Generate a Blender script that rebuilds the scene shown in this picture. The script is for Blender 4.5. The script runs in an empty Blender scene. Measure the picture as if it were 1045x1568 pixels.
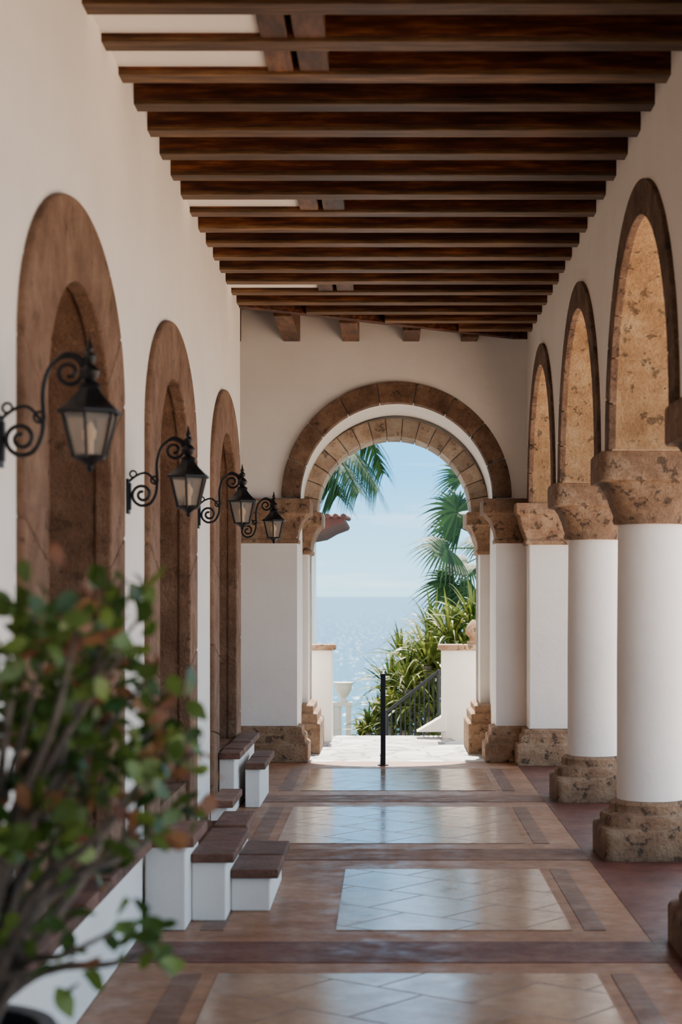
import bpy, bmesh, math, random
from mathutils import Vector, Matrix
random.seed(7)
F=2700.0; VX=595.0; VY=912.0; CH=1.6
def P(x,y,Y): return Vector(((x-VX)*Y/F, Y, CH-(y-VY)*Y/F))

# ---------------------------------------------------------------- materials
def new_mat(name):
    m=bpy.data.materials.new(name); m.use_nodes=True
    nt=m.node_tree; b=nt.nodes['Principled BSDF']; return m,nt,b
def node(nt,t,ins=None,**props):
    n=nt.nodes.new(t)
    for k,v in props.items(): setattr(n,k,v)
    if ins:
        for k,v in ins.items():
            if isinstance(v,bpy.types.NodeSocket): nt.links.new(v,n.inputs[k])
            else: n.inputs[k].default_value=v
    return n
def ramp(nt,fac,stops):
    r=nt.nodes.new('ShaderNodeValToRGB'); e=r.color_ramp.elements
    while len(e)<len(stops): e.new(0.5)
    for i,(p,c) in enumerate(stops):
        e[i].position=p; e[i].color=(c[0],c[1],c[2],1) if not isinstance(c,(int,float)) else (c,c,c,1)
    nt.links.new(fac,r.inputs[0]); return r.outputs[0]
def mixc(nt,fac,a,b,mode='MIX'):
    n=nt.nodes.new('ShaderNodeMix'); n.data_type='RGBA'; n.blend_type=mode
    for idx,v in ((0,fac),(6,a),(7,b)):
        if isinstance(v,bpy.types.NodeSocket): nt.links.new(v,n.inputs[idx])
        else: n.inputs[idx].default_value=v if idx==0 else (v[0],v[1],v[2],1)
    return n.outputs[2]
def coords(nt,scale=(1,1,1),rot=(0,0,0)):
    tc=nt.nodes.new('ShaderNodeTexCoord'); mp=nt.nodes.new('ShaderNodeMapping')
    mp.inputs['Scale'].default_value=scale; mp.inputs['Rotation'].default_value=rot
    nt.links.new(tc.outputs['Object'],mp.inputs[0]); return mp.outputs[0]
def noise(nt,vec,scale,detail=6,rough=0.6):
    n=node(nt,'ShaderNodeTexNoise',{'Vector':vec,'Scale':scale,'Detail':detail,'Roughness':rough}); return n.outputs[0]
def bump(nt,b,h,strength,dist=0.01):
    n=node(nt,'ShaderNodeBump',{'Height':h,'Strength':strength,'Distance':dist}); nt.links.new(n.outputs[0],b.inputs['Normal'])
def island_mul(nt,col,lo,hi):
    g=nt.nodes.new('ShaderNodeNewGeometry')
    r=node(nt,'ShaderNodeMapRange',{0:g.outputs['Random Per Island'],3:lo,4:hi})
    cc=node(nt,'ShaderNodeCombineColor',{0:r.outputs[0],1:r.outputs[0],2:r.outputs[0]})
    return mixc(nt,1.0,col,cc.outputs[0],'MULTIPLY')

def stone_mat(name,dark,mid,light,isl=(0.8,1.15),rough=0.85,pit=0.6,thr=0.36):
    m,nt,b=new_mat(name); v=coords(nt)
    n1=noise(nt,v,4.5,12,0.72)
    c=ramp(nt,n1,[(0.34,dark),(0.5,mid),(0.66,light)])
    n2=noise(nt,v,11,10,0.68)
    pf=ramp(nt,n2,[(thr,1.0-pit),(thr+0.045,1.0)])
    c=mixc(nt,1.0,c,pf,'MULTIPLY')
    n3=noise(nt,v,45,6,0.7)
    c=mixc(nt,min(1.0,pit*0.9),c,ramp(nt,n3,[(0.33,0.45),(0.5,1.0)]),'MULTIPLY')
    c=island_mul(nt,c,*isl)
    nt.links.new(c,b.inputs['Base Color']); b.inputs['Roughness'].default_value=rough
    mx=node(nt,'ShaderNodeMath',{0:n1,1:pf},operation='ADD')
    mx2=node(nt,'ShaderNodeMath',{0:mx.outputs[0],1:n3},operation='ADD')
    bump(nt,b,mx2.outputs[0],1.0,0.032); return m
M_stone=stone_mat('cantera_stone',(0.13,0.066,0.036),(0.25,0.135,0.078),(0.38,0.235,0.145),pit=0.6,thr=0.37)
M_soffit=stone_mat('cantera_soffit',(0.38,0.20,0.085),(0.55,0.32,0.15),(0.68,0.455,0.25),pit=0.55,thr=0.37)
M_capst=stone_mat('cantera_capital',(0.25,0.13,0.072),(0.42,0.245,0.14),(0.58,0.395,0.25),pit=0.6,thr=0.38)
M_pale=stone_mat('cantera_pale',(0.40,0.26,0.17),(0.66,0.48,0.34),(0.82,0.67,0.52),isl=(0.7,1.15),pit=0.45)
M_jamb=stone_mat('cantera_jamb',(0.22,0.11,0.058),(0.34,0.185,0.108),(0.46,0.275,0.175),isl=(0.93,1.05),pit=0.3)
M_tilecap=stone_mat('terracotta_cap',(0.16,0.063,0.038),(0.27,0.115,0.07),(0.38,0.185,0.12),isl=(0.65,1.25),rough=0.6,pit=0.3)

def plaster(name,c1,c2):
    m,nt,b=new_mat(name); v=coords(nt); n=noise(nt,v,1.3,7,0.6)
    nt.links.new(ramp(nt,n,[(0.3,c1),(0.7,c2)]),b.inputs['Base Color']); b.inputs['Roughness'].default_value=0.8
    bump(nt,b,noise(nt,v,9,8,0.6),0.25,0.02); return m
M_white=plaster('white_plaster',(0.80,0.745,0.685),(0.88,0.83,0.775))

def wood(name,a,bb,c,scale=(1.5,14,14)):
    m,nt,b=new_mat(name); v=coords(nt,scale); n=noise(nt,v,2.5,7,0.6)
    col=ramp(nt,n,[(0.3,a),(0.5,bb),(0.72,c)])
    st=noise(nt,coords(nt,tuple(q*0.25 for q in scale)),3,5,0.6); col=mixc(nt,0.8,col,ramp(nt,st,[(0.35,0.35),(0.6,1.0)]),'MULTIPLY')
    col=island_mul(nt,col,0.6,1.3)
    nt.links.new(col,b.inputs['Base Color']); b.inputs['Roughness'].default_value=0.5
    b.inputs['Specular IOR Level'].default_value=0.22
    bump(nt,b,n,0.4,0.01); return m
M_beam=wood('dark_beam_wood',(0.020,0.005,0.002),(0.078,0.019,0.006),(0.24,0.075,0.021))
M_beamlow=wood('floor_lit_beam_edge',(0.06,0.027,0.010),(0.135,0.064,0.024),(0.25,0.13,0.05))  # paler beam underside, light from the floor put into the wood colour
M_corb=wood('corbel_wood',(0.05,0.022,0.010),(0.13,0.055,0.024),(0.24,0.11,0.05),(8,1.5,8))
M_door=wood('door_wood',(0.08,0.032,0.015),(0.15,0.06,0.03),(0.22,0.10,0.05),(10,10,1.2))
M_iron,_,b=new_mat('black_iron'); b.inputs['Base Color'].default_value=(0.010,0.010,0.012,1); b.inputs['Roughness'].default_value=0.45; b.inputs['Metallic'].default_value=0.4
M_glass,nt,b=new_mat('frosted_glass'); b.inputs['Base Color'].default_value=(0.66,0.62,0.56,1); b.inputs['Roughness'].default_value=0.15; b.inputs['Transmission Weight'].default_value=0.75; b.inputs['IOR'].default_value=1.1
M_bulb,nt,b=new_mat('candle_bulb'); b.inputs['Base Color'].default_value=(0.8,0.55,0.35,1); b.inputs['Emission Color'].default_value=(1,0.55,0.25,1); b.inputs['Emission Strength'].default_value=0.15

def floor_mat(name,a,bb,c,rough,tile,mortar,isl=None,spec=0.5,diag=False):
    m,nt,b=new_mat(name); v=coords(nt); n=noise(nt,v,1.7,9,0.68); n2=noise(nt,v,14,6,0.65)
    col=ramp(nt,n,[(0.32,a),(0.5,bb),(0.68,c)])
    col=mixc(nt,0.4,col,ramp(nt,n2,[(0.35,0.3),(0.65,1.0)]),'MULTIPLY')
    v2=coords(nt,(1,1,1),(0,0,math.radians(38 if diag else 0)))
    br=node(nt,'ShaderNodeTexBrick',{'Vector':v2,'Color1':(1,1,1,1),'Color2':(0.86,0.82,0.80,1),'Mortar':(mortar,mortar,mortar,1),'Scale':1.0,'Mortar Size':0.007 if diag else 0.004,'Brick Width':tile,'Row Height':tile,'Bias':0.0})
    br.offset=0.0 if not diag else 0.5
    col=mixc(nt,1.0,col,br.outputs[0],'MULTIPLY')
    nt.links.new(col,b.inputs['Base Color'])
    nr=noise(nt,v,6,6,0.65)
    r=node(nt,'ShaderNodeMapRange',{0:nr,1:0.3,2:0.7,3:rough*0.7,4:rough*1.5})
    rr=node(nt,'ShaderNodeMath',{0:br.outputs[1],1:0.35 if diag else 0.0},operation='MULTIPLY'); ra=node(nt,'ShaderNodeMath',{0:r.outputs[0],1:rr.outputs[0]},operation='ADD')
    nt.links.new(ra.outputs[0],b.inputs['Roughness'])
    b.inputs['Specular IOR Level'].default_value=spec
    hh=node(nt,'ShaderNodeMath',{0:br.outputs[1],1:-0.3 if diag else -0.08},operation='MULTIPLY')
    h2=node(nt,'ShaderNodeMath',{0:hh.outputs[0],1:noise(nt,v,5,3,0.5)},operation='ADD')
    bump(nt,b,h2.outputs[0],0.07,0.01); return m
M_floor=floor_mat('terracotta_floor',(0.25,0.112,0.058),(0.36,0.175,0.096),(0.46,0.25,0.15),0.42,0.9,0.8,spec=0.28)
M_band=floor_mat('red_floor_band',(0.09,0.030,0.022),(0.14,0.048,0.036),(0.21,0.082,0.06),0.42,0.9,0.85,spec=0.25)
M_bandr=floor_mat('rough_floor_band',(0.15,0.068,0.041),(0.24,0.118,0.072),(0.36,0.20,0.13),0.55,0.9,0.85,spec=0.25)
M_strip=floor_mat('brown_floor_strip',(0.13,0.062,0.04),(0.19,0.092,0.06),(0.26,0.135,0.09),0.38,0.9,0.85,spec=0.28)
M_panel=floor_mat('polished_marble_panel',(0.32,0.185,0.12),(0.42,0.265,0.18),(0.50,0.345,0.25),0.15,0.47,0.6,spec=0.75,diag=True)
def flag(name,a,bb):
    m,nt,b=new_mat(name); v=coords(nt,(1,1,1))
    vo=node(nt,'ShaderNodeTexVoronoi',{'Vector':v,'Scale':3.2},feature='DISTANCE_TO_EDGE')
    vc=node(nt,'ShaderNodeTexVoronoi',{'Vector':v,'Scale':3.2})
    sep=node(nt,'ShaderNodeSeparateColor',{0:vc.outputs['Color']})
    c=ramp(nt,sep.outputs[0],[(0.0,a),(1.0,bb)])
    e=ramp(nt,vo.outputs[0],[(0.0,0.2),(0.09,1.0)])
    nt.links.new(mixc(nt,1.0,c,e,'MULTIPLY'),b.inputs['Base Color']); b.inputs['Roughness'].default_value=0.6; return m
M_flag=flag('white_flagstone',(0.30,0.28,0.26),(0.60,0.59,0.58))
M_court=flag('courtyard_paving',(0.66,0.46,0.32),(0.80,0.62,0.47))
def leaf_mat(name,a,bb,trans=0.35,rough=0.45,spec=0.5):
    m,nt,b=new_mat(name); g=nt.nodes.new('ShaderNodeNewGeometry')
    c=ramp(nt,g.outputs['Random Per Island'],[(0.0,a),(1.0,bb)])
    nt.links.new(c,b.inputs['Base Color']); b.inputs['Roughness'].default_value=rough; b.inputs['Specular IOR Level'].default_value=spec
    t=node(nt,'ShaderNodeBsdfTranslucent',{'Color':c}); mx=node(nt,'ShaderNodeMixShader',{0:trans,1:b.outputs[0],2:t.outputs[0]})
    nt.links.new(mx.outputs[0],nt.nodes['Material Output'].inputs[0]); return m
M_leaf=leaf_mat('bush_leaf',(0.012,0.055,0.010),(0.16,0.24,0.04),0.28)
M_leafr=leaf_mat('bush_leaf_autumn',(0.34,0.18,0.07),(0.24,0.08,0.06))
M_strap=leaf_mat('strap_leaf',(0.012,0.045,0.003),(0.24,0.26,0.045),0.25,0.5,0.3)
M_palm=leaf_mat('palm_leaf',(0.003,0.022,0.008),(0.035,0.085,0.022),0.12,0.6,0.2)
M_bark=stone_mat('bark',(0.14,0.11,0.085),(0.26,0.21,0.17),(0.40,0.34,0.28))
M_soil=stone_mat('hillside_soil',(0.02,0.035,0.01),(0.05,0.07,0.02),(0.14,0.14,0.06))
M_pot=stone_mat('glazed_pot',(0.02,0.03,0.03),(0.04,0.05,0.05),(0.07,0.08,0.08),rough=0.3,pit=0.1)
M_roof=stone_mat('clay_roof_tile',(0.07,0.02,0.014),(0.11,0.03,0.02),(0.16,0.05,0.03),pit=0.2)
def sea():
    m,nt,b=new_mat('sea_water'); v=coords(nt,(1,1,1))
    d=node(nt,'ShaderNodeSeparateXYZ',{0:v})
    mr=node(nt,'ShaderNodeMapRange',{0:d.outputs[1],1:80.0,2:1500.0})
    c=ramp(nt,mr.outputs[0],[(0.0,(0.0,0.115,0.19)),(0.3,(0.0,0.085,0.175)),(1.0,(0.0,0.095,0.19))])
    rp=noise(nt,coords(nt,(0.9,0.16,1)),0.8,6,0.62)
    glint=ramp(nt,rp,[(0.60,0.0),(0.65,1.0)])
    c=mixc(nt,glint,c,(0.60,0.72,0.74))  # whitish streaks: sun glitter painted into the water colour
    nt.links.new(c,b.inputs['Base Color']); b.inputs['Roughness'].default_value=0.35
    b.inputs['Specular IOR Level'].default_value=0.08
    n=noise(nt,coords(nt,(0.8,0.3,1)),1.3,3,0.6); bump(nt,b,n,0.6,2.0); return m
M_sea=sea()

# ---------------------------------------------------------------- mesh builder
class MB:
    def __init__(s): s.v=[]; s.f=[]; s.m=[]
    def add(s,vs,fs,mat=0):
        o=len(s.v); s.v+= [tuple(v) for v in vs]
        for f in fs: s.f.append(tuple(i+o for i in f)); s.m.append(mat)
    def box(s,x0,x1,y0,y1,z0,z1,mat=0):
        s.add([(x0,y0,z0),(x1,y0,z0),(x1,y1,z0),(x0,y1,z0),(x0,y0,z1),(x1,y0,z1),(x1,y1,z1),(x0,y1,z1)],
              [(0,3,2,1),(4,5,6,7),(0,1,5,4),(1,2,6,5),(2,3,7,6),(3,0,4,7)],mat)
    def loft(s,rings,mat=0,cap=True):
        n=len(rings[0]); vs=[p for r in rings for p in r]; fs=[]
        for i in range(len(rings)-1):
            for j in range(n):
                k=(j+1)%n; fs.append((i*n+j,i*n+k,(i+1)*n+k,(i+1)*n+j))
        if cap: fs.append(tuple(range(n-1,-1,-1))); fs.append(tuple((len(rings)-1)*n+j for j in range(n)))
        s.add(vs,fs,mat)
    def sup(s,prof,mat=0,n=48,c=(0,0),cap=True):
        rings=[]
        for z,hx,hy,p in prof:
            r=[]
            for i in range(n):
                a=2*math.pi*(i+0.5)/n; ca,sa=math.cos(a),math.sin(a)
                r.append((c[0]+hx*math.copysign(abs(ca)**(2/p),ca),c[1]+hy*math.copysign(abs(sa)**(2/p),sa),z))
            rings.append(r)
        s.loft(rings,mat,cap)
    def rectloft(s,x0,x1,y0,y1,prof,mat=0):
        s.loft([[(x0-o,y0-o,z),(x1+o,y0-o,z),(x1+o,y1+o,z),(x0-o,y1+o,z)] for z,o in prof],mat)
    def tube(s,pts,rad,n=8,mat=0):
        pts=[Vector(p) for p in pts]; rings=[]
        up=None
        for i,p in enumerate(pts):
            t=(pts[min(i+1,len(pts)-1)]-pts[max(i-1,0)])
            if t.length<1e-9: t=Vector((0,0,1))
            t.normalize()
            if up is None: up=t.orthogonal().normalized()
            up=(up-t*up.dot(t)); up=up.normalized() if up.length>1e-6 else t.orthogonal().normalized()
            sd=t.cross(up); r=rad[i] if isinstance(rad,(list,tuple)) else rad
            rings.append([tuple(p+(up*math.cos(2*math.pi*k/n)+sd*math.sin(2*math.pi*k/n))*r) for k in range(n)])
        s.loft(rings,mat)
    def strip(s,pts,widths,side,mat=0,fold=0.0,nrm=None):
        vs=[];fs=[]
        for i,(p,w) in enumerate(zip(pts,widths)):
            vs+= [tuple(p-side*w),tuple(p+side*w)]
            if i: fs.append((2*i-2,2*i-1,2*i+1,2*i))
        s.add(vs,fs,mat)
    def build(s,name,mats,parent=None,loc=(0,0,0),smooth=False,bevel=0,closed=True,rough=0):
        me=bpy.data.meshes.new(name); me.from_pydata(s.v,[],s.f)
        for m in mats: me.materials.append(m)
        me.polygons.foreach_set('material_index',s.m)
        if closed:
            bm=bmesh.new(); bm.from_mesh(me); bmesh.ops.recalc_face_normals(bm,faces=bm.faces); bm.to_mesh(me); bm.free()
        me.update(); ob=bpy.data.objects.new(name,me); bpy.context.collection.objects.link(ob)
        ob.location=loc
        if parent: ob.parent=parent
        if smooth:
            me.polygons.foreach_set('use_smooth',[True]*len(me.polygons)); 
            try:
                me.set_sharp_from_angle(angle=math.radians(38))
            except Exception: pass
        if bevel:
            b=ob.modifiers.new('bevel','BEVEL'); b.width=bevel; b.segments=2; b.limit_method='ANGLE'
        return ob
def empty(name,loc=(0,0,0)):
    e=bpy.data.objects.new(name,None); e.empty_display_size=0.2; bpy.context.collection.objects.link(e); e.location=loc; return e
def W(axis,s,t,z): return (s,t,z) if axis=='x' else (t,s,z)
def arch_wall(mb,axis,s0,s1,z0,z1,ops,t0,t1,mw=0,ms=0,N=40):
    ops=sorted(ops); cur=s0
    def rect(a,b):
        for t in (t0,t1): mb.add([W(axis,a,t,z0),W(axis,b,t,z0),W(axis,b,t,z1),W(axis,a,t,z1)],[(0,1,2,3)],mw)
        mb.add([W(axis,a,t0,z0),W(axis,b,t0,z0),W(axis,b,t1,z0),W(axis,a,t1,z0)],[(0,1,2,3)],mw)
    for c,a,sp,ri in ops:
        rect(cur,c-a); cur=c+a
        pts=[(c-a*math.cos(math.pi*i/N),sp+ri*math.sin(math.pi*i/N)) for i in range(N+1)]
        for i in range(N):
            (sa,za),(sb,zb)=pts[i],pts[i+1]
            for t in (t0,t1): mb.add([W(axis,sa,t,za),W(axis,sb,t,zb),W(axis,sb,t,z1),W(axis,sa,t,z1)],[(0,1,2,3)],mw)
        full=[(c-a,z0)]+pts+[(c+a,z0)] if sp>z0+1e-4 else pts
        vs=[];fs=[]
        for i,(sv,zv) in enumerate(full):
            vs+=[W(axis,sv,t0,zv),W(axis,sv,t1,zv)]
            if i: fs.append((2*i-2,2*i-1,2*i+1,2*i))
        mb.add(vs,fs,ms)
    rect(cur,s1)
    for sv in (s0,s1): mb.add([W(axis,sv,t0,z0),W(axis,sv,t1,z0),W(axis,sv,t1,z1),W(axis,sv,t0,z1)],[(0,1,2,3)],mw)
    mb.add([W(axis,s0,t0,z1),W(axis,s1,t0,z1),W(axis,s1,t1,z1),W(axis,s0,t1,z1)],[(0,1,2,3)],mw)
def band(mb,axis,c,inn,out,t0,t1,z0=None,nb=11,mat=0,gap=0.004,jh=0.5):
    """inn/out=(a,spring,rise)"""
    def seg(pairs):
        n=len(pairs); vs=[];fs=[]
        for (i,o) in pairs:
            vs+=[W(axis,i[0],t0,i[1]),W(axis,o[0],t0,o[1]),W(axis,o[0],t1,o[1]),W(axis,i[0],t1,i[1])]
        for k in range(n-1):
            for j in range(4):
                l=(j+1)%4; fs.append((4*k+j,4*k+l,4*k+4+l,4*k+4+j))
        fs.append((0,1,2,3)); fs.append((4*n-4,4*n-3,4*n-2,4*n-1)); mb.add(vs,fs,mat)
    def pt(cv,th): return (c-cv[0]*math.cos(th),cv[1]+cv[2]*math.sin(th))
    g=gap/out[0]
    for b in range(nb):
        a0=math.pi*b/nb+g; a1=math.pi*(b+1)/nb-g
        seg([(pt(inn,a0+(a1-a0)*k/6),pt(out,a0+(a1-a0)*k/6)) for k in range(7)])
    if z0 is not None:
        nj=max(1,round((out[1]-z0)/jh))
        for sg in (-1,1):
            for j in range(nj):
                f0=j/nj; f1=(j+1)/nj; 
                zi0=z0+(inn[1]-z0)*f0+gap; zi1=z0+(inn[1]-z0)*f1-gap; zo0=z0+(out[1]-z0)*f0+gap; zo1=z0+(out[1]-z0)*f1-gap
                seg([((c+sg*inn[0],zi0),(c+sg*out[0],zo0)),((c+sg*inn[0],zi1),(c+sg*out[0],zo1))])

YE=17.0; YB=-7.5
# ---------------------------------------------------------------- floor
mb=MB(); mb.box(-2.7,2.25,YB-0.5,YE,-0.12,0); floor=mb.build('floor',[M_floor])
def inlay(name,mat,x0,x1,y0,y1,h=0.003):
    m=MB(); m.box(x0,x1,y0,y1,-0.02,h); return m.build(name,[mat],parent=floor)
for k,(a,b) in enumerate([(-0.6,1.4),(2.4,4.4),(5.4,7.45),(8.42,10.29),(11.37,13.33),(14.45,16.25)]):
    x0=-0.25 if k==3 else -0.72
    inlay('marble_panel_%d'%k,M_panel,x0,0.88,a,b,0.004)
    inlay('strip_l_%d'%k,M_strip,-0.90,-0.79,a,b); inlay('strip_r_%d'%k,M_strip,0.94,1.04,a,b)
for k,yc in enumerate([-4.1,-1.1,1.9,4.9,7.9,10.88,13.88]):
    inlay('cross_band_%d'%k,M_band if k<5 else M_bandr,-1.16,1.219,yc-0.22,yc+0.24)
inlay('side_band',M_band,1.22,2.2,-7,16.5)

# ---------------------------------------------------------------- right arcade
ycs=[16.9,13.9,10.9,7.9,4.9,1.9,-1.1,-4.1,-7.1]
mb=MB(); ops=[(y-1.5,1.13,2.47,1.14) for y in ycs[:-1]]
arch_wall(mb,'y',YB,YE,2.47,4.35,ops,1.34,1.90,0,1,48)
wr=mb.build('wall_right',[M_white,M_soffit])
mb=MB()
for c,a,s,r in ops: band(mb,'y',c,(1.125,2.47,1.135),(1.31,2.47,1.32),1.315,1.36,nb=13)
mb.build('arch_trim',[M_stone],parent=wr,bevel=0.006)
def make_col():
    a=MB(); a.sup([(0.30,0.205,0.205,2),(1.2,0.205,0.205,2),(2.08,0.198,0.198,2)],0)
    b=MB()
    b.sup([(0,0.325,0.325,9),(0.012,0.33,0.33,9),(0.17,0.33,0.33,9),(0.19,0.32,0.32,8),(0.2,0.295,0.295,4),(0.235,0.305,0.305,3),(0.265,0.295,0.295,2.6),(0.28,0.258,0.258,2.2),(0.30,0.252,0.252,2),(0.325,0.252,0.252,2),(0.342,0.235,0.235,2),(0.35,0.19,0.19,2)],0,64)
    b.sup([(2.035,0.19,0.19,2),(2.04,0.225,0.225,2),(2.065,0.232,0.232,2),(2.085,0.225,0.225,2.2),(2.11,0.232,0.232,2.5),(2.18,0.25,0.25,3.4),(2.25,0.272,0.272,6),(2.285,0.29,0.29,9),(2.295,0.335,0.335,10),(2.31,0.342,0.342,10),(2.455,0.342,0.342,10),(2.47,0.335,0.335,10)],0,64)
    return a,b
for y in ycs[1:]:
    e=empty('arcade_column',(1.62,y,0)); a,b=make_col()
    a.build('shaft',[M_white],parent=e,smooth=True); b.build('base_and_capital',[M_capst],parent=e,smooth=True)
# end pier of the arcade
e=empty('arcade_pier',(1.62,16.82,0))
a=MB(); a.box(-0.29,0.28,-0.17,0.17,0.02,2.3); a.build('shaft',[M_white],parent=e,bevel=0.012)
b=MB(); b.rectloft(-0.29,0.28,-0.17,0.17,[(0,0.12),(0.2,0.12),(0.21,0.08),(0.27,0.08),(0.29,0.05),(0.33,0.05),(0.345,0.0)])
b.rectloft(-0.29,0.28,-0.17,0.17,[(2.08,0.0),(2.085,0.03),(2.12,0.035),(2.13,0.02),(2.25,0.07),(2.36,0.10),(2.37,0.13),(2.47,0.13)])
b.build('base_and_capital',[M_capst],parent=e,bevel=0.012)

# ---------------------------------------------------------------- end wall
we=empty('wall_end')
mb=MB(); arch_wall(mb,'x',-2.7,2.25,0,4.5,[(0.08,0.96,2.53,0.94)],YE,18.4,0,0,48); mb.build('plaster_wall',[M_white],parent=we)
mb=MB(); arch_wall(mb,'x',-2.7,2.25,0,4.5,[(0.06,0.88,2.45,0.815)],18.4,18.9,0,1,48); mb.build('outer_wall',[M_white,M_pale],parent=we)
mb=MB(); band(mb,'x',0.08,(0.93,2.54,0.92),(1.11,2.54,1.12),YE-0.04,YE+0.14,nb=9); mb.build('arch_trim',[M_stone],parent=we,bevel=0.008)
mb=MB(); band(mb,'x',0.06,(0.80,2.45,0.80),(0.99,2.45,0.99),18.3,18.95,nb=17); mb.build('inner_arch_trim',[M_pale],parent=we,bevel=0.006)
mb=MB()
cp=[(2.10,0.0),(2.105,0.03),(2.14,0.035),(2.15,0.02),(2.22,0.03),(2.32,0.07),(2.38,0.12),(2.39,0.15),(2.53,0.15)]
bp=[(0,0.13),(0.17,0.13),(0.19,0.10),(0.25,0.10),(0.27,0.07),(0.33,0.07),(0.35,0.0)]
for x0,x1 in ((-2.6,-0.90),(1.06,1.45)):
    mb.rectloft(x0,x1,YE+0.02,YE+0.35,cp); mb.rectloft(x0,x1,YE+0.02,YE+0.35,bp)
mb.build('pier_mouldings',[M_capst],parent=we,bevel=0.012)
mb=MB()
cp2=[(2.02,0.0),(2.025,0.03),(2.06,0.035),(2.07,0.02),(2.14,0.03),(2.25,0.07),(2.31,0.11),(2.32,0.14),(2.45,0.14)]
bp2=[(0,0.13),(0.30,0.13),(0.32,0.10),(0.40,0.10),(0.42,0.06),(0.48,0.06),(0.5,0.0)]
for x0,x1 in ((-1.2,-0.82),(0.94,1.3)):
    mb.rectloft(x0,x1,18.1,18.8,cp2); mb.rectloft(x0,x1,17.95,18.8,bp2); mb.rectloft(x0+.0,x1,18.1,18.8,[(0.3,-0.001),(2.1,-0.001)],1)
mb.build('outer_pier_mouldings',[M_capst,M_white],parent=we,bevel=0.012)

# ---------------------------------------------------------------- left wall with arched door niches
wl=empty('wall_left'); XL=-1.28
dcs=[-5.6,-2.4,0.8,4.02,7.22,10.4,13.8]
mb=MB(); arch_wall(mb,'y',YB,15.2,0,4.35,[(c,0.75,2.3,0.58) for c in dcs],XL,XL-0.7,0,1,40); mb.build('plaster_wall',[M_white,M_jamb],parent=wl)
mb=MB()
for c in dcs: band(mb,'y',c,(0.74,2.3,0.57),(1.16,2.50,0.70),XL-0.05,XL+0.03,z0=0,nb=7,jh=0.6,gap=0.002)
mb.build('arch_trim',[M_jamb],parent=wl,bevel=0.012)
mb=MB()
for c in dcs: band(mb,'y',c,(0.56,2.25,0.44),(0.76,2.3,0.6),XL-0.5,XL-0.25,z0=0,nb=7,jh=0.6,gap=0.002)
mb.build('inner_arch_trim',[M_jamb],parent=wl,bevel=0.01)
mb=MB()
for c in dcs: mb.box(XL-0.7,XL+0.0,c-0.75,c+0.75,0,0.42)
mb.build('thresholds',[M_jamb],parent=wl)
for i,c in enumerate(dcs):
    d=MB()
    for k in range(8):
        y0=c-0.6+k*0.15; d.box(XL-0.5,XL-0.44,y0+0.003,y0+0.147,0.42,2.75)
    for z in (0.8,1.6,2.3): d.box(XL-0.44,XL-0.42,c-0.58,c+0.58,z,z+0.12)
    d.build('door_%d'%(i+1),[M_door],parent=wl,bevel=0.004)
mb=MB(); mb.box(-2.85,-2.7,14.5,17,0,4.5); mb.box(-2.7,XL-0.7,15.0,15.2,0,4.5); mb.build('wall_alcove',[M_white])

# ---------------------------------------------------------------- benches and steps with tile caps
def capped(bx,x0,x1,y0,y1,h,tl=0.30):
    bx.box(x0,x1,y0,y1,0,h-0.05,0)
    n=max(1,round((y1-y0)/tl)); 
    for i in range(n):
        a=y0-0.04+(y1-y0+0.06)*i/n; b_=y0-0.04+(y1-y0+0.06)*(i+1)/n
        bx.box(x0+0.001,x1+0.045,a+0.004,b_-0.004,h-0.05,h+random.uniform(-0.006,0.006),1)
XS=XL+0.035
mb=MB(); capped(mb,XS,-1.165,0.5,8.35,0.45); mb.build('low_bench',[M_white,M_tilecap],bevel=0.008)
mb=MB(); capped(mb,XS,-1.13,12.95,14.85,0.45); mb.build('low_bench',[M_white,M_tilecap],bevel=0.008)
mb=MB()
capped(mb,-1.165,-0.97,8.42,9.0,0.45,0.55); capped(mb,-0.968,-0.80,8.67,9.6,0.34,0.45); capped(mb,-0.798,-0.60,8.94,9.9,0.22,0.48)
capped(mb,-1.165,-0.97,9.1,10.2,0.30,0.5); capped(mb,-0.965,-0.82,9.72,10.3,0.34,0.55)
mb.build('entry_steps',[M_white,M_tilecap],bevel=0.008)
mb=MB()
capped(mb,-1.20,-1.09,11.9,12.6,0.22,0.5)
capped(mb,-1.08,-0.97,13.3,14.3,0.34,0.5)
mb.build('entry_steps',[M_white,M_tilecap],bevel=0.008)

# ---------------------------------------------------------------- ceiling
ceil=empty('ceiling')
mb=MB(); mb.box(-2.9,2.9,YB,18.9,4.36,4.5); mb.build('roof_deck',[M_beam],parent=ceil)
ZB=4.07
mb=MB(); y=-7.0
while y<16.9:
    x0=-1.30
    if y>15.05: x0=-1.27+(y-15.1)/1.9*2.61
    if x0<1.2:
        mb.box(x0,1.36,y-0.15,y,ZB+0.02,ZB+0.29); mb.box(x0+0.002,1.358,y-0.148,y-0.002,ZB-0.002,ZB+0.022,1)
    y+=0.5
mb.build('cross_beams',[M_beam,M_beamlow],parent=ceil,bevel=0.006)
mb=MB(); d=Vector((2.67,1.95,0)).normalized(); n_=Vector((-d.y,d.x,0)); p0=Vector((-1.3,15.05,0)); p1=p0+d*3.30
vs=[tuple(q+Vector((0,0,z))) for z in (ZB,ZB+0.29) for q in (p0,p1,p1+n_*0.1,p0+n_*0.1)]
mb.add(vs,[(0,1,2,3),(4,5,6,7),(0,1,5,4),(1,2,6,5),(2,3,7,6),(3,0,4,7)]); mb.build('diagonal_beam',[M_beam],parent=ceil,bevel=0.006)
mb=MB()
for x in (-1.5,-0.93,-0.36,0.22,0.78):
    ys=15.1+(x+1.27)/2.61*1.9+0.12; mb.box(x-0.08,x+0.08,max(ys,15.2),YE+0.05,ZB-0.02,4.37)
mb.build('long_joists',[M_corb],parent=ceil,bevel=0.008)
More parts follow.
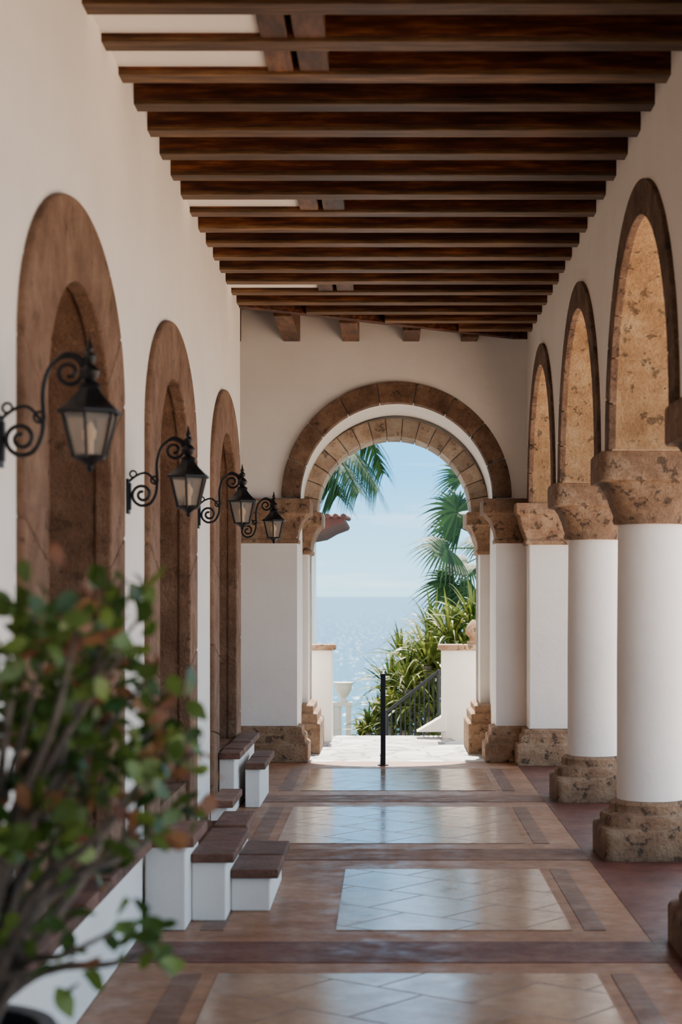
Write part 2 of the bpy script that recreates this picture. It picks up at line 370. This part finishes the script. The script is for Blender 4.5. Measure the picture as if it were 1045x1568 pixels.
mb=MB(); mb2=MB()
for ya,yb in ((7.5,7.85),(8.0,8.35),(11.0,11.35),(14.0,14.35),(5.0,5.35)):
    mb.box(-1.28,-0.575,ya-0.01,yb+0.01,ZB+0.035,ZB+0.08)
    mb2.box(-0.57,-0.45,ya-0.01,yb+0.01,ZB+0.01,ZB+0.28); mb2.box(-0.42,-0.28,ya-0.01,yb+0.01,ZB+0.01,ZB+0.28)
mb.build('plaster_infill',[M_white],parent=ceil); mb2.build('blocking',[M_corb],parent=ceil,bevel=0.006)

# ---------------------------------------------------------------- wall lanterns
def cr(pts,n=6):
    out=[]; p=[Vector(q) for q in pts]
    for i in range(len(p)-1):
        a=p[max(i-1,0)];b=p[i];c=p[i+1];d=p[min(i+2,len(p)-1)]
        for k in range(n):
            t=k/n; out.append(0.5*((2*b)+(c-a)*t+(2*a-5*b+4*c-d)*t*t+(3*b-a-3*c+d)*t**3))
    out.append(p[-1]); return out
def lantern(loc):
    e=empty('wall_lantern',loc); a=MB()
    a.box(0.0,0.012,-0.035,0.035,2.0,2.17); a.box(0,0.02,-0.02,0.02,2.02,2.15)
    pts=[]
    for i in range(25):
        t=i/24; ph=math.radians(-90-560*(1-t)); r=0.012+0.043*t; pts.append((0.075+r*math.cos(ph),0,2.095+r*math.sin(ph)))
    pts+= [(0.115,0,2.052),(0.142,0,2.10),(0.148,0,2.17),(0.146,0,2.25),(0.165,0,2.32),(0.20,0,2.358)]
    for i in range(25):
        t=i/24; ph=math.radians(90-560*t); r=0.052-0.040*t; pts.append((0.232+r*math.cos(ph),0,2.312+r*math.sin(ph)))
    a.tube(cr(pts,3),0.0075,8)
    a.tube(cr([(0.17,0,2.33),(0.22,0,2.372),(0.265,0,2.36),(0.30,0,2.325)]),0.0075,8)
    a.tube(cr([(0.01,0,2.16),(0.05,0,2.19),(0.09,0,2.20),(0.12,0,2.18),(0.147,0,2.14)]),0.006,8)
    for cx,cz,r in ((0.135,2.165,0.018),(0.03,2.195,0.016),(0.19,2.31,0.0)):
        if r: a.tube([(cx+r*math.cos(t*math.pi/8),0,cz+r*math.sin(t*math.pi/8)) for t in range(17)],0.005,6)
    X=0.30
    def hexr(z,r,n=6,ro=0.0): return [(X+r*math.cos(2*math.pi*k/n+ro),r*math.sin(2*math.pi*k/n+ro),z) for k in range(n)]
    ro=math.pi/6
    a.loft([hexr(2.172,0.090,6,ro),hexr(2.176,0.112,6,ro),hexr(2.186,0.112,6,ro),hexr(2.20,0.090,6,ro),hexr(2.225,0.062,6,ro),hexr(2.25,0.040,6,ro),hexr(2.262,0.036,6,ro)])
    a.loft([hexr(z,r,14) for z,r in ((2.26,0.03),(2.268,0.038),(2.276,0.03),(2.285,0.016),(2.30,0.03),(2.315,0.034),(2.33,0.024),(2.34,0.012),(2.352,0.02),(2.365,0.022),(2.378,0.01),(2.39,0.013),(2.40,0.008),(2.43,0.002))])
    a.loft([hexr(z,r,14) for z,r in ((1.985,0.004),(1.995,0.012),(2.005,0.01),(2.012,0.02),(2.02,0.03),(2.026,0.05),(2.036,0.056),(2.04,0.05))])
    for k in range(6):
        an=2*math.pi*k/6+ro
        a.tube([(X+0.056*math.cos(an),0.056*math.sin(an),2.03),(X+0.094*math.cos(an),0.094*math.sin(an),2.178)],0.006,6)
    a.build('iron_frame',[M_iron],parent=e,smooth=True)
    g=MB(); g.loft([hexr(2.036,0.052,6,ro),hexr(2.175,0.090,6,ro)],0); g.build('glass_panes',[M_glass],parent=e)
    h=MB(); h.loft([hexr(z,r,10) for z,r in ((2.04,0.012),(2.09,0.012),(2.095,0.017),(2.12,0.02),(2.15,0.004))]); h.build('bulb',[M_bulb],parent=e,smooth=True)
    return e
for y,dz in ((5.78,0.02),(8.63,0.0),(11.82,0.05),(15.08,0.06)): lantern((XL,y,dz))

# ---------------------------------------------------------------- terrace outside
ter=MB(); ter.box(-3.5,3.2,YE,20.15,-0.3,0.0); ter.build('terrace_floor',[M_flag])
mb=MB()
def parap(x0,x1,y0,y1,h):
    mb.box(x0,x1,y0,y1,-0.05,h-0.06,0); n=max(1,round((x1-x0)/0.3))
    for i in range(n): mb.box(x0-0.04+(x1-x0+0.08)*i/n+0.003,x0-0.04+(x1-x0+0.08)*(i+1)/n-0.003,y0-0.05,y1+0.05,h-0.06,h,1)
parap(-1.6,-0.62,19.45,19.75,1.06); mb.build('terrace_parapet',[M_white,M_capst],bevel=0.012)
mb=MB(); parap(0.60,1.7,19.75,20.05,1.05)
q=[P(684,1088,19.7),P(676,1098,19.7),P(638,1121,19.7),P(684,1121,19.7)]
n=len(q); mb.add([tuple(v) for v in q]+[tuple(v+Vector((0,0.3,0))) for v in q],[(0,1,2,3),(7,6,5,4)]+[(i,(i+1)%4,4+(i+1)%4,4+i) for i in range(4)],0)
mb.build('terrace_parapet',[M_white,M_capst],bevel=0.012)
mb=MB(); mb.sup([(1.05,0.07,0.07,3),(1.08,0.07,0.07,3),(1.09,0.04,0.04,2),(1.12,0.045,0.045,2),(1.17,0.085,0.085,2),(1.22,0.09,0.09,2),(1.27,0.06,0.06,2),(1.31,0.03,0.03,2),(1.33,0.005,0.005,2)],0,24); mb.build('stone_finial',[M_capst],loc=(0.96,19.9,0.001),smooth=True)
# handrail post
mb=MB(); x=(587-VX)*16.62/F
mb.box(x-0.024,x+0.024,16.6,16.65,0,0.85); mb.box(x-0.05,x+0.05,16.575,16.675,0,0.012); mb.box(x-0.03,x+0.03,16.594,16.656,0.85,0.862)
mb.box(x-0.012,x+0.012,16.65,18.2,0.80,0.83); mb.box(x-0.02,x+0.02,18.16,18.2,0,0.83)
mb.build('handrail_post',[M_iron],bevel=0.003)
# stair railing
mb=MB(); A=P(672,1028,20.25); B=P(593,1090,20.9)
mb.tube([A,A+(B-A)*0.5,B],0.02,8); mb.tube([A-Vector((0,0,0.60)),B-Vector((0,0,0.60))],0.012,8)
for i in range(12):
    p=A+(B-A)*(i/11); mb.tube([p,p-Vector((0,0,0.64))],0.009,6)
for p in (A,B): mb.tube([p+Vector((0,0,0.02)),p-Vector((0,0,0.72))],0.018,8)
mb.build('stair_railing',[M_iron])
# stairs descending
mb=MB()
for i in range(8): mb.box(-0.55-0.0*i,0.62,20.15+0.3*i,20.46+0.3*i,-0.9-0.17*i,-0.17*(i+1))
mb.build('terrace_steps',[M_flag])
# white balustrade with urn
e=empty('white_balustrade',(0,0,0)); mb=MB()
Y0=24.0
for xx in (516,534): p=P(xx,1075,Y0); mb.box(p.x-0.035,p.x+0.035,Y0-0.04,Y0+0.04,-3.2,p.z)
p=P(515,1075,Y0); p2=P(540,1085,Y0)
mb.box(-1.8,p2.x,Y0-0.05,Y0+0.05,p.z-0.06,p.z); mb.box(-1.8,p2.x,Y0-0.04,Y0+0.04,p.z-0.75,p.z-0.68)
for i in range(13): xx=-1.75+i*0.1; mb.box(xx-.015,xx+.015,Y0-.02,Y0+.02,p.z-0.7,p.z-0.05)
mb.build('rails',[M_white],parent=e,bevel=0.006)
u=P(526,1075,Y0); mb=MB(); mb.sup([(0,0.06,0.06,2),(0.03,0.06,0.06,2),(0.05,0.03,0.03,2),(0.09,0.07,0.07,2),(0.17,0.115,0.115,2),(0.24,0.12,0.12,2),(0.25,0.135,0.135,2),(0.27,0.135,0.135,2)],0,24)
mb.build('urn',[M_white],parent=e,loc=tuple(u),smooth=True)

# neighbouring eave (tile roof corner)
e=empty('tiled_roof_eave')
mb=MB(); Yr=22.0; c0=P(531,790,Yr) 
mb.box(-4,c0.x-0.50,Yr+0.3,Yr+3,-2,c0.z-0.12,0); mb.build('wall',[M_white],parent=e)
mb=MB()
for i in range(30):
    xx=c0.x-0.04-i*0.10; zz=c0.z-0.005
    pts=[(xx,Yr-0.02,zz),(xx,Yr+1.5,zz+0.05),(xx,Yr+3,zz+0.1)]; mb.tube(pts,0.035,12)
mb.build('tiles',[M_roof],parent=e,smooth=True)
mb=MB()
mb.loft([[(c0.x-0.50,yy,c0.z-0.24),(c0.x-0.50,yy,c0.z-0.03),(c0.x-0.02,yy,c0.z-0.03),(c0.x-0.04,yy,c0.z-0.07),(c0.x-0.2,yy,c0.z-0.13),(c0.x-0.34,yy,c0.z-0.21)] for yy in (Yr,Yr+3)]); mb.box(-4,c0.x-0.45,Yr+0.05,Yr+3,c0.z-0.15,c0.z-0.05)
mb.build('cornice',[M_roof],parent=e)

# ground, hillside, sea, courtyard
mb=MB(); mb.box(2.25,30,-22,20,-0.4,-0.14); mb.build('courtyard_ground',[M_court])
mb=MB(); mb.box(-10,2.25,-30,YB-0.5,-0.4,-0.02); mb.build('rear_ground',[M_court])
mb=MB(); nx,ny=40,40; vs=[];fs=[]
for j in range(ny+1):
    Yv=20.1+j*2.0
    for i in range(nx+1):
        Xv=-40+i*2.2
        z=-1.6-(Yv-20)*0.33+(max(0,Xv)*0.10 if Yv<60 else 0)+random.uniform(-.1,.1); 
        vs.append((Xv,Yv,max(z,-16)))
for j in range(ny):
    for i in range(nx): a=j*(nx+1)+i; fs.append((a,a+1,a+nx+2,a+nx+1))
mb.add(vs,fs); mb.build('hillside_ground',[M_soil],smooth=True,closed=False)
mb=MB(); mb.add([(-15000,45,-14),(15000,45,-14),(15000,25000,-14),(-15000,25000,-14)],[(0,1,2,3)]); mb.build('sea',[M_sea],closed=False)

# ---------------------------------------------------------------- plants
def strap_plant(mb,base,n,L,w,rng,elmin=15,droop=1.0):
    for i in range(n):
        az=rng.uniform(0,2*math.pi); el=math.radians(rng.uniform(elmin,88)); l=L*rng.uniform(0.6,1.15)
        d=Vector((math.cos(az)*math.cos(el),math.sin(az)*math.cos(el),math.sin(el))); side=Vector((-math.sin(az),math.cos(az),0))
        side=(side+Vector((rng.uniform(-.4,.4),rng.uniform(-.4,.4),rng.uniform(-.5,.5)))).normalized()
        pts=[];ws=[]; dr=droop*rng.uniform(0.3,1.1)
        for k in range(8):
            t=k/7; pts.append(base+d*l*t+Vector((0,0,-dr*l*0.6*t**2.4))); ws.append(w*(0.6+0.6*math.sin(math.pi*min(t*1.1,1)))*(1-t**3)+0.001)
        mb.strip(pts,ws,side)
rng=random.Random(3)
for (x,y,Y,n,L) in ((690,985,22.9,90,0.95),(725,960,23,90,0.9),(655,1020,22.8,90,0.95),(625,1055,22.8,90,0.9),(640,1090,22.8,100,0.8),(595,1095,22.8,90,0.7),(680,1040,22.8,100,0.9),(715,1010,22.8,90,0.9),(565,1122,22.9,70,0.5),(665,1100,22.8,90,0.85),(620,1118,22.8,90,0.65),(745,980,24,90,1.05),(700,1075,22.8,100,0.8),(600,1060,23.5,80,0.85),(580,1110,23.5,90,0.55),(730,1060,22.8,90,0.8),(665,985,24.5,80,1.0),(640,1040,24,90,0.85),(552,1128,23.0,60,0.33),(615,1010,24.2,50,0.7)):
    mb=MB(); b0=P(x,y,Y); strap_plant(mb,b0,n,L,0.017,rng)
    strap_plant(mb,b0+Vector((0.05,0.1,-0.3)),n//2,L*0.8,0.017,rng,0)
    zg=-1.6-(Y-20)*0.33-0.3
    mb.tube([Vector((b0.x+0.1,Y,zg)),b0],[0.07,0.05],8,1)
    mb.build('spider_yucca',[M_strap,M_bark],closed=False)

def fan_leaf(mb,base,hub,size,rng,nb=34):
    ax=(hub-base).normalized(); nrm=Vector((rng.uniform(-.4,.4),-1,rng.uniform(0.2,1.0))); side=ax.cross(nrm).normalized(); nrm=side.cross(ax)
    mb.tube([base,base*0.5+hub*0.5+Vector((0,0,0.06)),hub],[0.018,0.014,0.01],6,0)
    for i in range(nb):
        a=math.radians(-115+230*i/(nb-1)); d=ax*math.cos(a)+side*math.sin(a)
        l=size*(0.75+0.25*math.cos(a*0.7))*rng.uniform(0.85,1.08); wd=size*0.030
        s2=(side*math.cos(a)-ax*math.sin(a))
        pts=[];ws=[]
        for k in range(7):
            t=k/6; pts.append(hub+d*l*t+nrm*0.05*size*math.sin(t*3)+Vector((0,0,-0.42*l*t**2.2))); ws.append(wd*(0.35+1.0*math.sin(math.pi*min(1,0.15+t*0.75)))*(1-t**3)*0.75+0.001)
        mb.strip(pts,ws,s2)
mb=MB(); rng=random.Random(12); Y=26.0
cb=P(765,850,Y)
for (x,y,s) in ((700,784,0.68),(685,840,0.70),(696,894,0.66),(712,732,0.60),(745,830,0.6),(728,905,0.6),(716,862,0.62),(706,808,0.64),(770,770,0.6),(815,795,0.6),(825,860,0.6),(790,910,0.6),(770,730,0.6),(845,820,.6)):
    Yh=Y+rng.uniform(-0.6,0.4); fan_leaf(mb,cb,P(x,y,Yh),s,rng)
zt=cb.z; mb.tube([Vector((cb.x+0.1,Y+.1,-5)),Vector((cb.x,Y+.05,zt-1.5)),cb],[0.16,0.13,0.12],14,1)
mb.build('fan_palm',[M_palm,M_bark],closed=False)

def frond(mb,pts,ll,rng):
    c=cr(pts,12); n=len(c); mb.tube(c,[0.022*(1-i/n)+0.004 for i in range(n)],6)
    for i in range(3,n):
        t=i/n; T=(c[min(i+1,n-1)]-c[i-1]).normalized(); sd=T.cross(Vector((0,0,1))); 
        if sd.length<0.05: sd=Vector((1,0,0))
        sd.normalize()
        for sg in (-1,1):
            for q in range(2):
                l=ll*(0.55+0.6*math.sin(math.pi*t))*rng.uniform(0.85,1.1); d=(sd*sg*0.9+T*0.55+Vector((0,0,rng.uniform(-.15,.15)))).normalized()
                b0=c[i]+T*0.04*q; p=[];w=[]
                for k in range(6):
                    u=k/5; p.append(b0+d*l*u+Vector((0,0,-0.8*l*u**1.8))); w.append(0.020*(1-u**2)+0.002)
                mb.strip(p,w,T)
mb=MB(); rng=random.Random(5); Y=30.0; cc=P(440,690,Y)
def fr(*a): return [P(x,y,Y+dy) for x,y,dy in a]
for pl in (fr((440,690,0),(490,665,-.3),(540,690,-.7),(576,745,-.9)),fr((440,690,0),(480,685,-.6),(520,705,-1.1),(548,750,-1.4)),fr((440,690,0),(500,640,.2),(555,655,.5),(586,720,.8)),
           fr((440,690,0),(400,640,0),(350,660,0),(320,720,0)),fr((440,690,0),(410,600,0),(380,570,.5),(330,600,.8)),fr((440,690,0),(450,600,-.8),(470,560,-1.6),(480,600,-2.4)),fr((440,690,0),(480,620,1),(520,600,2),(560,640,2.8)),
           fr((440,690,0),(470,700,-.5),(500,725,-.8),(515,755,-1)),fr((440,690,0),(420,720,-.5),(390,770,-.8),(380,820,-1))):
    frond(mb,pl,0.55,rng)
mb.tube([Vector((cc.x-0.8,Y,-6)),Vector((cc.x-0.3,Y,-1)),cc],[0.2,0.15,0.13],14,1)
mb.build('coconut_palm',[M_palm,M_bark],closed=False)

# potted bush in foreground
e=empty('potted_bush',(0,0,0)); Yp=3.55; bp_=Vector((-0.90,Yp,0))
mb=MB(); mb.sup([(z*0.955,r*0.78,r*0.78,2) for z,r in ((0,0.17),(0.04,0.19),(0.3,0.25),(0.6,0.28),(0.70,0.265),(0.71,0.30),(0.75,0.305),(0.765,0.29),(0.76,0.25),(0.70,0.24))],0,48,(bp_.x,bp_.y)); mb.build('pot',[M_pot],parent=e,smooth=True)
mb=MB(); mb.sup([(0.64,0.19,0.19,2),(0.675,0.188,0.188,2)],0,32,(bp_.x,bp_.y)); mb.build('soil',[M_soil],parent=e)
rng=random.Random(21); tw=MB(); lf=MB()
tips=[(60,925),(190,890),(120,950),(210,950),(20,985),(235,1030),(95,1040),(165,1075),(245,1105),(285,1215),(300,1150),(225,1180),(140,1200),(60,1150),(15,1100),(185,1005),(90,1280),(160,1310),(20,1290),(50,1390),(240,1450),(110,1470),(20,1450),(185,1420),(-40,1050),(-60,1200),(-50,1350),(230,1250),(50,1060),(130,1130),(40,1220),(-30,950),(70,990),(150,1000),(110,1090)]
base0=Vector((bp_.x+0.03,Yp,0.67))
def leaf(p,d,L,mat):
    side=d.cross(Vector((rng.uniform(-1,1),rng.uniform(-1,1),rng.uniform(-1,1)))).normalized()
    n2=d.cross(side); pts=[];ws=[]
    for k in range(6):
        t=k/5; pts.append(p+d*L*t+n2*(0.12*L*math.sin(t*2.6))); ws.append(L*0.30*math.sin(math.pi*min(1,(t*0.9+0.06))**1.2)+0.0008)
    lf.strip(pts,ws,side,mat)
for (x,y) in tips:
    Yt=Yp+rng.uniform(-0.3,0.3); tp=P(x,y,Yt)
    mid=base0.lerp(tp,0.45)+Vector((rng.uniform(-.08,.04),rng.uniform(-.08,.08),0.05)); mid2=base0.lerp(tp,0.75)+Vector((rng.uniform(-.05,.03),rng.uniform(-.05,.05),0.02))
    c=cr([base0+Vector((rng.uniform(-.05,.05),rng.uniform(-.05,.05),0)),mid,mid2,tp],8); n=len(c)
    tw.tube(c,[0.013*(1-i/n)+0.0025 for i in range(n)],7)
    red=rng.random()<0.25
    low=y>1380
    for i in range(rng.randint(7,10) if low else rng.randint(18,27)):
        t=rng.uniform(0.78 if not low else .88,1.0)**0.8; q=c[min(n-1,int(t*n))]+Vector((rng.gauss(0,.030),rng.gauss(0,.028),rng.gauss(0,.030)))
        d=Vector((rng.uniform(-1,1),rng.uniform(-1,1),rng.uniform(-0.5,1))).normalized()
        leaf(q,d,rng.uniform(0.04,0.070),1 if rng.random()<(0.4 if red else 0.06) else 0)
for (dx,h) in ((-.03,0.55),(0.02,0.5),(-.06,0.6)):
    tw.tube(cr([base0+Vector((dx,0,-.02)),base0+Vector((dx*2,.02,h*.4)),base0+Vector((dx*1.2,-.02,h*.7)),base0+Vector((dx*3,0,h))],8),[0.026*(1-i/26) +.004 for i in range(25)],10)
tw.build('twigs',[M_bark],parent=e,smooth=True); lf.build('leaves',[M_leaf,M_leafr],parent=e,closed=False)

# ---------------------------------------------------------------- light
w=bpy.data.worlds.new('sky_world'); bpy.context.scene.world=w; w.use_nodes=True; nt=w.node_tree; bg=nt.nodes['Background']
tc=nt.nodes.new('ShaderNodeTexCoord'); sp=node(nt,'ShaderNodeSeparateXYZ',{0:tc.outputs['Generated']})
c=ramp(nt,sp.outputs[2],[(0.0,(0.40,0.72,0.86)),(0.025,(0.32,0.66,0.88)),(0.07,(0.12,0.48,0.85)),(0.16,(0.12,0.44,0.82)),(0.45,(0.64,0.76,0.90)),(1.0,(0.52,0.65,0.83))])
mp=node(nt,'ShaderNodeMapping',{0:tc.outputs['Generated'],3:(2.5,2.5,22)})
nz=node(nt,'ShaderNodeTexNoise',{0:mp.outputs[0],'Scale':2.2,'Detail':7.0,'Roughness':0.55})
cl=ramp(nt,nz.outputs[0],[(0.46,0.0),(0.66,0.85)])
col=mixc(nt,cl,c,(0.80,0.92,1.0))
nt.links.new(col,bg.inputs[0]); bg.inputs[1].default_value=3.1
sl=bpy.data.lights.new('sun','SUN'); sl.energy=24; sl.angle=math.radians(0.6); sl.color=(1,0.91,0.78)
so=bpy.data.objects.new('sun',sl); bpy.context.collection.objects.link(so)
el=math.radians(53); so.rotation_euler=Vector((-0.02,-math.cos(el),-math.sin(el))).to_track_quat('-Z','Y').to_euler(); so.location=(0,30,30)

# ---------------------------------------------------------------- camera
cam=bpy.data.cameras.new('camera'); co=bpy.data.objects.new('camera',cam); bpy.context.collection.objects.link(co)
co.location=(0,0,CH); co.rotation_euler=(math.radians(90),0,0)
cam.sensor_fit='VERTICAL'; cam.sensor_height=36; cam.lens=36*F/1568
cam.shift_x=-(VX-522.5)/1568; cam.shift_y=(VY-784)/1568
cam.clip_end=60000; cam.clip_start=0.05
cam.dof.use_dof=True; cam.dof.focus_distance=15; cam.dof.aperture_fstop=3.0
bpy.context.scene.camera=co
